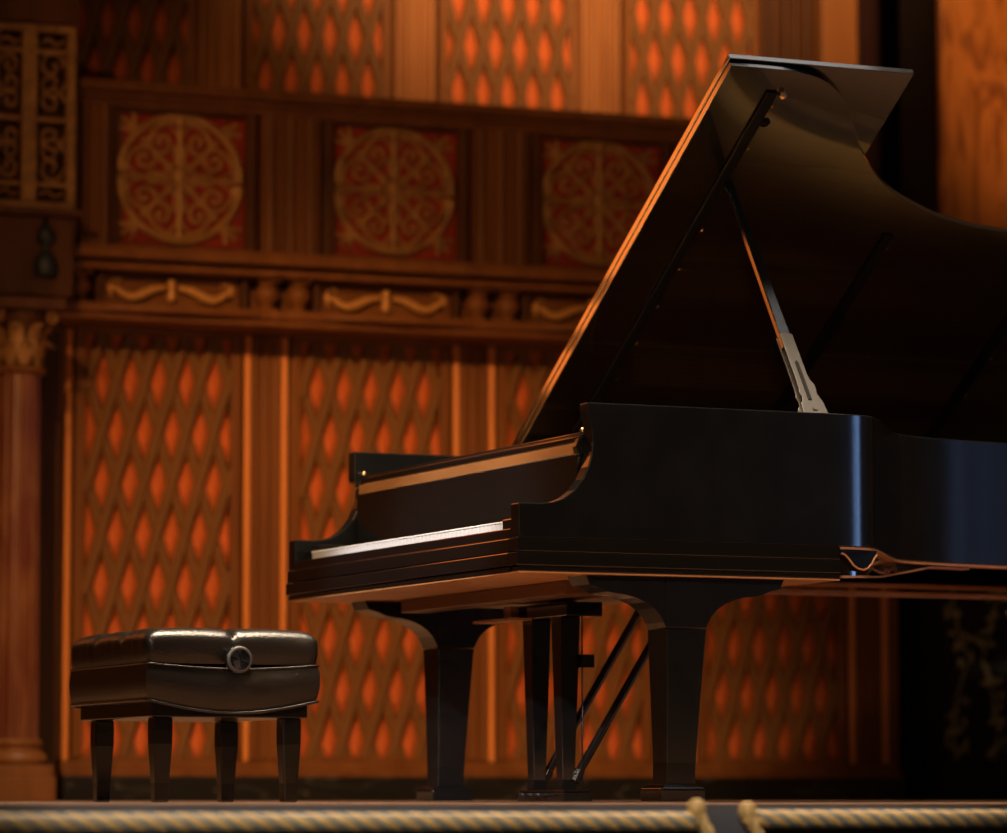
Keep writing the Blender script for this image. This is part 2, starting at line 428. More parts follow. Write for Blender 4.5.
# lyre -----------------------------------------------------------------------
ly = MB(); ly.box(.40, .505, .58, .98, .490, .528); ly.box(.435, .495, .72, .77, .50, .5375)
lyre = ly.build('pedal_lyre', M['ebony'], piano, bevel=.003)
tag(lyre)
for y in (.70, .885):
    p_ = MB(); rings = []
    for z, hx, hy in ((.034, .022, .022), (.06, .018, .020), (.25, .023, .025), (.49, .028, .033)):
        rings.append([(.452-hx, y-hy, z), (.452+hx, y-hy, z), (.452+hx, y+hy, z), (.452-hx, y+hy, z)])
    p_.rings(rings, smooth=False); p_.build('lyre_post', M['ebony'], lyre, bevel=.002)
bb = MB(); bb.box(.415, .50, .635, .935, .002, .026); bb.box(.42, .495, .64, .93, .026, .0345); bb.build('pedal_box', M['ebony'], lyre, bevel=.003)
mb_ = MB(); mb_.box(.375, .3995, .885, .935, .494, .528); mb_.build('mounting_block', M['under'], lyre, bevel=.002)
mb_ = MB(); mb_.box(.34, .3995, .80, 1.06, .487, .4935); mb_.build('mounting_plate', M['under'], lyre)
for y in (.74, .79, .84):
    pd = MB(); rings = []
    for k in range(7):
        x = .418-.006*k; w_ = .009+.006*(k/6)**2 if k < 6 else .008; z = .018-.004*math.sin(k/6*PI)
        rings.append([(x, y-w_, z), (x, y+w_, z), (x, y+w_, z+.007), (x, y-w_, z+.007)])
    pd.rings(rings, smooth=False); pd.build('pedal', M['iron'], lyre, bevel=.002)
for y in (.68, .88):
    rd = MB(); rd.tube([(.478, y, .075), (.475+.345, y, .62)], .0115, 10); rd.tube([(.470, y, .055), (.485, y, .085)], .014, 10)
    rd.build('lyre_rod', M['ebony'], lyre)
pr_ = MB(); pr_.tube([(.487, .67, .03), (.487, .67, .53)], .0022, 8); pr_.box(.478, .516, .655, .69, .357, .392)
pr_.build('pedal_rod', M['ebony'], lyre, bevel=.001)

# ================================================================== BENCH
bench = thing('piano_bench', (-.0902*10.1, 10.1, 0), AL, 'black leather adjustable piano bench on four tapered legs, left of the keyboard', 'bench')
BL, BM = .467, .635           # along piano length, along keyboard
def cushion():
    mb = MB(); nu, nv = 48, 60; r = .036; z0, z1 = .356, .447
    def grid_pt(i, j, n, L): return L*i/n
    # closed profile: side wall + rounded edge + tufted top, swept as rings around the rectangle
    def ring(inset, z, dip):
        pts = []
        per = []
        N = 40
        for k in range(N): per.append((k/N, 0))
        for k in range(N): per.append((1, k/N))
        for k in range(N): per.append((1-k/N, 1))
        for k in range(N): per.append((0, 1-k/N))
        for (a, b) in per:
            x = a*BL; y = b*BM
            # rounded vertical corners
            cr = .018
            x2 = min(max(x, cr), BL-cr); y2 = min(max(y, cr), BM-cr)
            dx, dy = x-x2, y-y2
            d = math.hypot(dx, dy)
            if d > cr: dx, dy = dx*cr/d, dy*cr/d
            x, y = x2+dx, y2+dy
            cx, cy = BL/2, BM/2
            # inset towards centre
            x = cx+(x-cx)*(1-inset/(BL/2)); y = cy+(y-cy)*(1-inset/(BM/2))
            # seams: middle of short side, thirds of long side
            g = 0
            if b in (0, 1) : g = math.exp(-((a-.5)/.016)**2)
            elif a in (0, 1): g = max(math.exp(-((b-t)/.018)**2) for t in (.33, .67))
            puff = 0
            if b in (0, 1): puff = abs(math.sin(PI*a*2))**.6
            else: puff = abs(math.sin(PI*b*3))**.6
            wr = 0
            if a in (0, 1): wr = .0022*math.sin(b*95+2*math.sin(b*21))*dip*(1-(dip-.5)**2)
            zz_ = z - dip*(.010*g) + dip*.005*(puff-.6)
            nx = (-1 if a == 0 else 1 if a == 1 else 0); nyy = (-1 if b == 0 else 1 if b == 1 else 0)
            bul = .006*math.sin(PI*min(1, (z-z0)/(z1-z0))) + wr - dip*.004*g
            pts.append((x+nx*bul, y+nyy*bul, zz_))
        return pts
    rs = [ring(.002, z0, 0), ring(0, z0+.008, .1), ring(0, z0+.03, .4), ring(.001, z1-r, .7)]
    for k in range(1, 7):
        t = k/6*PI/2; rs.append(ring(r*(1-math.cos(t)), z1-r+r*math.sin(t), .7+.3*k/6))
    for ins in (.07, .12, .18): rs.append(ring(ins, z1+.003, .7))
    mb.rings(rs, smooth=True, cap=True)
    return mb
cu = cushion().build('cushion', M['leather'], bench)
pp_ = MB()
def piping(z, sag, e=.003):
    pts = []
    N = 24
    for k in range(N): a = k/N; pts.append((a*BL, -e, z-sag*math.sin(PI*a)))
    for k in range(N): b = k/N; pts.append((BL+e, b*BM, z))
    for k in range(N): a = k/N; pts.append((BL-a*BL, BM+e, z-sag*math.sin(PI*a)))
    for k in range(N): b = k/N; pts.append((-e, BM-b*BM, z))
    return pts
pp_.tube(piping(.3555, .012), .0026, 8, closed=True)
pp_.build('piping', M['leather'], cu)
sk = MB(); rs = []
for kk in range(9):
    t = kk/8
    ringp = []
    top = piping(.3545, .012, 0); bot = piping(.262, .032, 0)
    bul = .010*math.sin(PI*t)**.8 - .006*t
    for (x, y, z), (x2, y2, z2) in zip(top, bot):
        nx = -1 if x <= 0 else 1 if x >= BL else 0; nyy = -1 if y <= 0 else 1 if y >= BM else 0
        if nx and nyy: nx, nyy = nx*.7, nyy*.7
        edge = 1 if nyy else .8
        ringp.append((x+nx*bul*edge, y+nyy*bul*edge, z+(z2-z)*t))
    rs.append(ringp)
sk.rings(rs, smooth=True)
sko = sk.build('skirt', M['leather'], bench)
pq = MB(); pq.tube(piping(.262, .032, .0), .004, 8, closed=True); pq.build('piping', M['leather'], sko)
af = MB(); af.box(.02, BL-.02, .02, BM-.02, .219, .262); af.build('frame', M['benchwood'], bench, bevel=.003)
def bench_leg(cx, cy):
    g = MB(); rings = []
    for z, h in ((.0, .0185), (.05, .0195), (.10, .0225), (.15, .0255), (.185, .026), (.2185, .0255)):
        rings.append([(cx-h, cy-h, z), (cx+h, cy-h, z), (cx+h, cy+h, z), (cx-h, cy+h, z)])
    g.rings(rings, smooth=False); return g.build('leg', M['benchwood'], bench, bevel=.004)
for x in (.051, BL-.063): 
    for y in (.045, BM-.115): bench_leg(x, y)
kn = MB()
kn.lathe([(0, .0), (.018, .0), (.018, -.018), (.030, -.020), (.0355, -.024), (.0365, -.034), (.0345, -.041), (.030, -.0445), (.027, -.0440), (0, -.0440)], (.234, -.006, .366), 32, axis='y')
kno = kn.build('knob', M['ebony'], bench)
kr = MB(); kr.lathe([(.0268, -.0440), (.0305, -.0447), (.0345, -.0415), (.0352, -.039), (.0345, -.038), (.0268, -.0425)], (.234, -.006, .366), 32, axis='y')
tag(kr.build('knob_highlight', M['steel'], kno), 'ring standing in for the bright highlight round the knob')  # highlight on the knob's chamfer, modelled as a separate ring

# ================================================================== WALL (frame: a along the wall, d behind the front plane, z up)
WA = R(21)
wv = Vector((math.cos(WA), math.sin(WA), 0)); nv = Vector((-math.sin(WA), math.cos(WA), 0))
def wt(a, d, z): p = Vector((0, 15, 0)) + wv*a + nv*d; return (p.x, p.y, z)
def wroot(name, a, d, z, label, cat, group=None): return thing(name, wt(a, d, z), WA, label, cat, group)
WR = bpy.data.objects.new  # noqa
def wstruct(mb, name, m, bevel=.004):
    o = mb.build(name, m, None, bevel=bevel); o.location = (0, 15, 0); o.rotation_euler = (0, 0, WA); return struct(o)
def wthing(mb, name, m, label, cat, group=None, bevel=.003):
    o = mb.build(name, m, None, bevel=bevel); o.location = (0, 15, 0); o.rotation_euler = (0, 0, WA); return tag(o, label, cat, group)
bay = [-1.283+.848*k for k in range(4)]
pil = [-.859+.848*k for k in range(4)]     # pilasters between the bays
ARU = 1.45
AR = 1.80                                   # right end of the panelled wall

wb = MB()
wb.box(-7, AR, .36, .50, 0, 1.78)           # lower register back
wb.box(-7, ARU, .16, 1.0, 1.86, 1.985)       # frieze mass
wb.box(-7, ARU, .07, .16, 1.985, 2.60)
wb.box(-7, 1.965, 1.02, 1.2, 2.5, 4.6)      # upper register back
wb.box(-7, ARU, .16, 1.02, 2.50, 2.60)
wstruct(wb, 'wall_back', M['wood'])
# plinth and base rail
b = MB(); b.box(-1.66, AR, .20, .36, .0, .095); wstruct(b, 'baseboard_back', M['blackmarble'])
b = MB(); b.box(-1.66, AR, .22, .36, .095, .118); b.box(-1.66, AR, .25, .36, .118, .15); wstruct(b, 'trim_1', M['wood'])
# cornice above lower register, bowed a little in each bay
b = MB(); b.box(-7, ARU, -.02, .16, 1.80, 1.835); b.box(-7, ARU, .0, .36, 1.775, 1.80)
for c in bay[:3]: b.prism([(c-.30+.6*k/12, -.03-.035*math.sin(PI*k/12)) for k in range(13)]+[(c+.30, .1), (c-.30, .1)], lambda p, k: (p[0], p[1], 1.803+.022*k))
wstruct(b, 'trim_2', M['wood'])
# frieze floor and shelf below medallions
b = MB(); b.box(-7, ARU, .02, .16, 1.985, 2.0); b.box(-7, ARU, -.06, .1, 2.0, 2.03); b.box(-7, ARU, -.035, .1, 2.03, 2.05); b.box(-7, ARU, -.01, .16, 1.962, 1.985)
wstruct(b, 'trim_3', M['wood'])
# top moulding of the medallion storey
b = MB(); b.box(-1.70, ARU, -.03, .3, 2.60, 2.622); b.box(-1.70, ARU, -.06, .9, 2.622, 2.66); b.box(-1.70, ARU, -.01, .3, 2.575, 2.60)
wstruct(b, 'trim_4', M['wood_mid'])
# pilaster strips: lower
b = MB()
for p in [-1.707]+pil:
    b.box(p-.07, p+.07, .30, .36, .15, 1.775)
    for q in (-.045, 0, .045): b.box(p+q-.014, p+q+.014, .285, .30, .16, 1.77)
    b.box(p-.14, p-.10, .30, .36, .15, 1.775); b.box(p+.10, p+.14, .30, .36, .15, 1.775)
wstruct(b, 'trim_5', M['wood'])
b = MB()
for p in pil+[-1.707]:
    for q in (-.074, .074): b.tube([(p+q, .292, .155), (p+q, .292, 1.77)], .0125, 10)
wstruct(b, 'trim_6', M['bead'], 0)
# medallion storey pilasters, fluted
b = MB()
for p in [-1.66]+pil[:3]:
    b.box(p-.115, p+.115, .0, .07, 2.05, 2.575)
    for q in (-.145, -.08, .0, .08, .145): b.tube([(p+q, .0 if abs(q) < .1 else .04, 2.05), (p+q, .0 if abs(q) < .1 else .04, 2.575)], .017 if abs(q) < .1 else .012, 10)
wstruct(b, 'trim_7', M['wood_mid'], 0)
# upper storey pilasters
b = MB(); ubay = [-1.26, -.44, .39, 1.21]
for p in (-.85, -.02, .80):
    b.box(p-.09, p+.09, .96, 1.02, 2.6, 4.4)
    for q in (-.125, -.075, -.03, .03, .075, .125): b.tube([(p+q, .955, 2.6), (p+q, .955, 4.4)], .014, 8)
wstruct(b, 'trim_8', M['wood_orange'], 0)
b = MB()
b.box(1.54, 1.79, .97, 1.02, 2.6, 4.4)
for q in (1.56, 1.60, 1.655, 1.70, 1.75): b.tube([(q, .965, 2.6), (q, .965, 4.4)], .015, 8)
wstruct(b, 'trim_12', M['wood_dark'], 0)
b = MB(); b.box(1.795, 1.96, .90, 1.02, 2.4, 4.6); wstruct(b, 'trim_9', M['wood_orange'])
# recess on the right: dark
b = MB(); b.box(1.80, 14.0, 2.6, 2.7, 0, 6.5); b.box(1.80, 1.96, 1.2, 2.6, 0, 4.6); b.box(1.5, 1.80, .50, 1.02, 0, 2.5)
wstruct(b, 'wall_right', M['void'])
b = MB(); pts = []
for k in range(161): pts.append((1.83+.9*k/160, 1.5+.035*math.sin(k*.75)+.012*math.sin(k*.31)))
pts += [(p[0], p[1]+.012) for p in pts[::-1]]
b.prism(pts, lambda p, k: (p[0], p[1], .02+4.3*k), smooth=True)
wthing(b, 'stage_curtain', M['curtain'], 'dark pleated curtain hanging in the doorway right of the carved wall', 'curtain', bevel=0)

# ---- lattice screens
def lattice_screen(c, d, z0, z1, hw, zc, label, group):
    t = wroot('lattice_screen', c, d, z0, label, 'screen', group)
    h = z1-z0
    px, pz = .109, .385
    bk_ = MB(); NA, NZ = 64, int(h/.0125); vs = []; fs = []
    for jz in range(NZ+1):
        for ja in range(NA+1):
            a = -hw+2*hw*ja/NA; zz_ = h*jz/NZ; U = a/px; V = (zz_-(zc-z0))/pz
            best = 0
            for (du, dv) in ((0, 0), (.5, .5)):
                fu = (U-du+.5) % 1-.5; fv = (V-dv+.5) % 1-.5
                rr_ = abs(fu)*2+abs(fv)*2
                if rr_ < 1:
                    top = (.5-fv)      # 0 at the upper tip, 1 at the lower tip
                    prof_ = top/.62 if top < .62 else (1-top)/.38
                    wid = max(1e-3, 1-abs(fv)*2)
                    best = max(best, prof_*(1-(abs(fu)*2/wid)**2*.6)*min(1, wid*2.2))
            vs.append((a, .078-.042*best, zz_))
    for jz in range(NZ):
        for ja in range(NA):
            q_ = jz*(NA+1)+ja; fs.append((q_, q_+1, q_+NA+2, q_+NA+1))
    bk_.add(vs, fs, True); bk_.build('red_backing', M['cloth'], t)
    fr = MB()
    fr.box(-hw-.035, -hw, .012, .085, 0, h); fr.box(hw, hw+.035, .012, .085, 0, h)
    fr.box(-hw-.035, hw+.035, .012, .085, -.0, .022); fr.box(-hw-.035, hw+.035, .012, .085, h-.022, h)
    fr.build('frame', M['wood'], t, bevel=.004)
    px, pz = .109, .385
    k = (px/2)/(pz/2)      # da/dz
    sl = MB(); w = .0235
    for sgn, dep in ((1, .012), (-1, .024)):
        for i in range(-14, 15):
            # slat centre line: a = a0 + sgn*k*(z - zc)
            a0 = (i+.5)*px
            lo_, hi_ = .02, h-.02
            # clip with |a| <= hw
            zA = (-hw-a0)/(sgn*k)+(zc-z0); zB = (hw-a0)/(sgn*k)+(zc-z0)
            lo2, hi2 = max(lo_, min(zA, zB)), min(hi_, max(zA, zB))
            if hi2-lo2 < .04: continue
            rings = []
            n = 10
            for j in range(n+1):
                zz_ = lo2+(hi2-lo2)*j/n; a = a0+sgn*k*(zz_-(zc-z0))
                rings.append([(a-w, dep+.010, zz_), (a-w*.55, dep-.004, zz_), (a+w*.55, dep-.004, zz_), (a+w, dep+.010, zz_), (a, dep+.014, zz_)])
            sl.rings(rings, smooth=False)
    sl.build('lattice', M['slat'], t)
    return t
names = ['under the leftmost medallion, behind the bench', 'under the middle medallion, behind the keyboard',
         'seen between the piano legs, under the third medallion', 'right of the near piano leg']
for i, c in enumerate(bay):
    lattice_screen(c, .27, .15, 1.775, .285, 1.590, 'tall lattice screen over red cloth, '+names[i], 'lattice screens of the lower wall')
names = ['dimmest one at upper left by the gilded grille', 'second from the left, dim at its foot', 'in the middle, brightly lit', 'brightest one at upper right behind the lid top']
for i, c in enumerate(ubay):
    lattice_screen(c, .93, 2.62, 4.3, .275, 3.295, 'brown lattice screen above the medallion storey, '+names[i], 'lattice screens of the upper wall')

# ---- medallion panels
def circ(r, n=48, cx=0, cz=0, a0=0, a1=2*PI): return [(cx+r*math.cos(a0+(a1-a0)*k/n), cz+r*math.sin(a0+(a1-a0)*k/n)) for k in range(n+1)]
def medallion(c, label, gm):
    t = wroot('medallion_panel', c, 0, 2.05, label, 'panel', 'medallion panels')
    zc = .268
    p = MB(); p.box(-.258, .258, .040, .069, .0, .525); p.build('red_panel', M['red'], t)
    f = MB()
    for x0, x1, z0, z1 in ((-.29, -.252, 0, .525), (.252, .29, 0, .525), (-.252, .252, .51, .525), (-.252, .252, 0, .012)): f.box(x0, x1, .0, .066, z0, z1)
    f.build('frame', M['wood_dark'], t, bevel=.004)
    g = MB(); d = .034
    T = lambda pts, r: g.tube([(x, d, z+zc) for x, z in pts], r, 7)
    g.tube([(x, d, z+zc) for x, z in circ(.235, 64)[:-1]], .0155, 8, closed=True)
    for k in range(4):
        a = k*PI/2; ca, sa = math.cos(a), math.sin(a)
        rot = lambda x, z: (x*ca-z*sa, x*sa+z*ca)
        T([rot(.02, 0), rot(.23, 0)], .0125)
        for s_ in (1, -1):
            # flare from ring end of the axial arm
            T([rot(.225-.09*q, s_*(.004+.065*(1-q)**2)) for q in [j/8 for j in range(9)]], .006)
            # scroll springing from the arm, curling in the quadrant
            key = [(.215, .006), (.212, .035), (.198, .072), (.172, .103), (.138, .116), (.106, .104), (.094, .076), (.104, .050), (.130, .040), (.154, .050), (.160, .072), (.146, .086), (.130, .080), (.130, .068)]
            T([rot(p.x, s_*p.y) for p in spline(key, 4)], .0095)
            T([rot(.06, s_*.012), rot(.09, s_*.018), rot(.125, s_*.022)], .008)
        a2 = a+PI/4; c2, s2 = math.cos(a2), math.sin(a2)
        r2 = lambda x, z: (x*c2-z*s2, x*s2+z*c2)
        T([r2(.02, 0), r2(.205, 0)], .012)
        T([r2(.18, -.022), r2(.203, -.006), r2(.203, .006), r2(.18, .022)], .007)
        for b0_, b1_ in ((0, 0), (.035, .03), (-.035, .03)):
            T([r2(.245, b0_*.2), r2(.275, b0_*.6), r2(.312-abs(b0_)*.5, b0_*1.15)], .010)
        T([r2(.05, -.03), r2(.065, 0), r2(.05, .03)], .008)
    g.lathe([(0, -.022), (.016, -.018), (.026, -.004), (.030, .006)], (0, d, zc), 14, axis='y')
    g.build('gilded_tracery', gm, t)
lab = ['red panel with gilded scroll medallion, leftmost and clearest of three', 'red panel with gilded scroll medallion, middle of three', 'dim red panel with gilded scroll medallion, cut by the piano lid edge']
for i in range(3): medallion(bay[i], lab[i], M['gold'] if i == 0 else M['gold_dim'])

# ---- garland panels and console brackets
def garland(c, label):
    t = wroot('garland_panel', c-.015, 0, 1.835, label, 'panel', 'gilded garland panels')
    p = MB(); p.box(-.268, .268, .10, .159, .0, .125); p.build('backboard', M['wood'], t)
    f = MB(); f.box(-.285, .285, .06, .12, .0, .010); f.box(-.285, .285, .07, .12, .116, .126); f.box(-.29, -.272, .06, .12, .01, .116); f.box(.272, .29, .06, .12, .01, .116)
    f.build('frame', M['wood_dark'], t, bevel=.003)
    g = MB()
    for s_ in (1, -1):
        pts = []; rr = []
        for k in range(15):
            u_ = k/14; pts.append((s_*(.025+.20*u_), .072, .075-.032*math.sin(PI*u_)+.014*math.sin(2*PI*u_))); rr.append(.0085+.0085*math.sin(PI*u_)+.0015*math.sin(k*2.2))
        g.tube(pts, rr, 8)
        g.tube([(s_*.232, .085, .10), (s_*.236, .083, .07), (s_*.23, .085, .035)], [.004, .010, .003], 8)
        g.tube([(s_*.195, .09, .095), (s_*.21, .088, .105), (s_*.225, .09, .098)], .005, 6)
    g.lathe([(0, .018), (.010, .022), (.017, .035), (.019, .048), (.012, .066), (.010, .078), (.016, .092), (.012, .106), (0, .112)], (0, .083, 0), 14)
    g.build('gilded_garland', M['gold_bright'], t)
lab = ['gilded garland panel below the leftmost medallion', 'gilded garland panel below the middle medallion', 'gilded garland panel at the slanted lid edge, below the third medallion']
for i in range(3): garland(bay[i], lab[i])
def console(a, label):
    t = wroot('console_bracket', a, 0, 1.836, label, 'bracket', 'carved console brackets')
    k_ = MB(); k_.lathe([(.0, 0), (.034, 0), (.036, .010), (.026, .018), (.030, .032), (.044, .05), (.047, .07), (.042, .088), (.030, .098), (.034, .106), (.038, .112), (0, .112)], (0, .075, 0), 18)
    k_.build('baluster', M['wood'], t)
    k_ = MB(); k_.box(-.045, .045, .03, .158, .112, .126); k_.box(-.045, .045, .135, .158, 0, .112); k_.build('cap', M['wood'], t, bevel=.003)
lab = [['left of the pair between first and second garlands', 'right of the pair between first and second garlands'], ['left of the pair between second and third garlands', 'right of the pair between second and third garlands']]
for i in range(2):
    for j, s_ in enumerate((-1, 1)): console(pil[i]-.007+s_*.062, 'carved wooden console bracket, '+lab[i][j])
console(-1.66, 'carved wooden console bracket at left beside the column capital')

# ---- left pier: column, capital, entablature, grille
b = MB(); b.box(-2.6, -1.86, -.10, .36, 0, 1.80); b.box(-1.86, -1.70, .16, .36, 0, 1.80); b.box(-2.6, -1.74, -.16, .36, 1.83, 2.12)
b.box(-2.6, -1.715, -.20, .36, 2.12, 2.145); b.box(-2.6, -1.76, -.06, .36, 2.145, 2.85); b.box(-2.6, -1.72, -.14, .36, 2.84, 3.0)
wstruct(b, 'wall_left', M['wood_dark'])
col = wroot('column', -1.945, -.20, 0, 'red marble column with gilded leaf capital at the left edge', 'column')
sh_ = MB(); rings = []
for z in (.225, 1.53):
    ring_ = []
    n = 96
    for k in range(n):
        th = 2*PI*k/n; r = (.083 if z < 1 else .076)*(1-.05*(math.cos(th*16) > .2))
        ring_.append((r*math.cos(th), r*math.sin(th), z))
    rings.append(ring_)
sh_.rings(rings, smooth=False); sh_.build('shaft', M['marble'], col)
bs = MB(); bs.box(-.12, .12, -.12, .12, .0, .09); bs.box(-.112, .112, -.11, .11, .09, .13); bs.lathe([(0, .13), (.11, .13), (.118, .15), (.11, .168), (.092, .18), (.094, .20), (.1, .21), (.085, .225), (0, .225)], (0, 0, 0), 28)
bs.build('base', M['wood'], col, bevel=.003)
nk = MB(); nk.lathe([(0, 1.53), (.082, 1.53), (.094, 1.538), (.096, 1.552), (.08, 1.56), (0, 1.56)], (0, 0, 0), 28); nk.build('neck', M['wood'], col)
cp = MB(); cp.lathe([(0, 1.56), (.065, 1.56), (.07, 1.66), (.1, 1.76), (0, 1.76)], (0, 0, 0), 24); cp.box(-.135, .135, -.13, .13, 1.76, 1.80)
cpo = cp.build('capital', M['wood_dark'], col, bevel=.003)
lf = MB()
for row, (zb, ht, rr, n, off) in enumerate(((1.56, .10, .075, 8, 0), (1.60, .13, .082, 8, .5))):
    for k in range(n):
        th = 2*PI*(k+off)/n-PI/2; c_, s_ = math.cos(th), math.sin(th); rings = []
        for j in range(8):
            u_ = j/7; r = rr+.012*u_+.05*max(0, u_-.55)**1.5*3; z = zb+ht*(u_ if u_ < .85 else .85-(u_-.85)*.8); w_ = .026*math.sin(PI*(.12+.8*u_))+.003
            ring_ = []
            for (lx, ly) in ((-w_, -.004), (0, .008), (w_, -.004), (0, -.008)):
                rad = r+ly; ring_.append((rad*c_-lx*s_, rad*s_+lx*c_, z))
            rings.append(ring_)
        lf.rings(rings, smooth=True)
for sx_ in (-1, 1):
    for sy_ in (-1, 1):
        pts = []
        for j in range(20):
            th = j/19*2.2*PI; r = .026*(1-j/24); pts.append((sx_*(.098+r*math.cos(th+PI/2)*.75), sy_*(.098+r*math.cos(th+PI/2)*.7), 1.733+r*math.sin(th+PI/2)))
        lf.tube(pts, .007, 7)
lf.build('acanthus_leaf', M['gold'], cpo)
# dark ornament on the entablature
o_ = wroot('wall_ornament', -1.845, -.165, 1.90, 'small dark bronze drop ornament on the dark panel above the column capital', 'ornament')
q = MB(); q.lathe([(0, .0), (.04, .0), (.046, .02), (.045, .05), (.034, .075), (.016, .09), (.016, .115), (.034, .125), (.037, .15), (.03, .17), (.014, .185), (.008, .21), (0, .215)], (0, 0, 0), 16)
q.build('drop', M['iron'], o_)
# gilded grille
gr = wroot('gilded_grille', -1.885, -.12, 2.15, 'gilded openwork grille with scrolls at the upper left corner', 'grille')
q = MB()
q.box(-.16, -.135, -.02, .02, 0, .68); q.box(.125, .155, -.02, .02, 0, .68); q.box(-.135, .125, -.02, .02, 0, .028); q.box(-.135, .125, -.02, .02, .655, .68)
q.build('frame', M['gold_dim'], gr, bevel=.004)
q = MB(); q.box(-.045, .008, -.028, .012, .028, .655); q.build('centre_bar', M['gold_dim'], gr, bevel=.004)
q = MB(); q.box(-.135, -.045, -.01, .01, .085, .10); q.box(.008, .125, -.01, .01, .085, .10); q.box(-.135, -.045, -.01, .01, .575, .592); q.box(.008, .125, -.01, .01, .575, .592); q.box(-.135, -.045, -.01, .01, .325, .34); q.box(.008, .125, -.01, .01, .325, .34)
for cx, wd in ((-.09, .040), (.066, .052)):
    for z0, s_ in ((.215, 1), (.465, -1), (.155, -1), (.27, -1), (.40, 1), (.53, 1)):
        pts = []
        sgn = 1 if cx > 0 else -1
        for j in range(26):
            th = j/25*2.4*PI; r = wd*.95*(1-j/32); pts.append((cx+sgn*r*math.cos(th), 0, z0+s_*r*math.sin(th)*1.1))
        q.tube(pts, .006, 6)
    for z0 in (.058, .62): q.tube([(cx-wd*.8, 0, z0), (cx-wd*.2, 0, z0+.014), (cx+wd*.3, 0, z0-.010), (cx+wd*.85, 0, z0+.006)], .008, 6)
q.build('scrollwork', M['gold_dim'], gr)

# ---- right pier: burl pier above, carved dark pedestal below
pier = wroot('veneered_pier', 2.275, .05, 0, 'orange burl veneered pier at the right edge behind the piano lid', 'pier')
q = MB(); q.box(-.295, .5, .12, .16, 1.50, 4.6); q.build('burl_shaft', M['burl'], pier, bevel=.006)
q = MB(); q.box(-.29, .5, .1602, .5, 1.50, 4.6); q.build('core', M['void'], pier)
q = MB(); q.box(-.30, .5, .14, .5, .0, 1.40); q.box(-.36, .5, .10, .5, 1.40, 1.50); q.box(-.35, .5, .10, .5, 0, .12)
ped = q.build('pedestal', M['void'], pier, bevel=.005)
q = MB(); random.seed(5)
for s_ in (1, -1):
    pts = [(-.165+s_*(.03+.07*abs(math.sin(z*5.5))), .134, z) for z in [.16+.02*k for k in range(55)]]
    q.tube(pts, .004, 6)
for k in range(92):
    z = .18+1.05*random.random(); s_ = random.choice((-1, 1))
    cx = -.165+s_*(.03+.07*abs(math.sin(z*5.5)))+random.uniform(-.045, .045); ang = random.uniform(0, 2*PI); L_ = random.uniform(.03, .065); w0_ = random.uniform(.006, .012); tw = random.uniform(-.5, .5)
    rings = []
    for j in range(7):
        u_ = j/6; w_ = w0_*math.sin(PI*(.06+.9*u_)); lx = L_*(u_-.5)
        px_, pz_ = cx+lx*math.cos(ang), z+lx*math.sin(ang); nx_, nz_ = -math.sin(ang), math.cos(ang)
        d_ = .128-.018*math.sin(PI*u_)
        rings.append([(px_+nx_*w_, d_+tw*w_, pz_+nz_*w_), (px_, d_-.006, pz_), (px_-nx_*w_, d_-tw*w_, pz_-nz_*w_), (px_, d_+.006, pz_)])
    q.rings(rings, smooth=True)
q.build('carved_foliage', M['leaf'], ped)

# ================================================================== STAGE
SA = R(30); e = Vector((math.cos(SA), math.sin(SA), 0)); en = Vector((-math.sin(SA), math.cos(SA), 0)); E0 = Vector((0, 7.62, 0))
def sp(l, d, z): p = E0+e*l+en*d; return (p.x, p.y, z)
fl = MB()
poly = [sp(-9, 0, 0), sp(9, 0, 0), (14, 24, 0), (-14, 24, 0)]
fl.prism(poly, lambda p, k: (p[0], p[1], -.04+.04*k)); struct(fl.build('floor', M['floor']))
q = MB(); q.prism([(-9, .004), (9, .004), (9, .06), (-9, .06)], lambda p, k: sp(p[0], p[1], -1.0+.9985*k if k == 0 else -.041)); struct(q.build('trim_10', M['apron']))
q = MB(); q.prism([(-9, -.004), (9, -.004), (9, .0035), (-9, .0035)], lambda p, k: sp(p[0], p[1], -.9 if k == 0 else -.003)); struct(q.build('trim_11', M['apron']))
q = MB(); q.add([(-30, -8, -1.0), (30, -8, -1.0), (30, 20, -1.0), (-30, 20, -1.0)], [(0, 1, 2, 3)]); struct(q.build('floor_hall', M['void']))
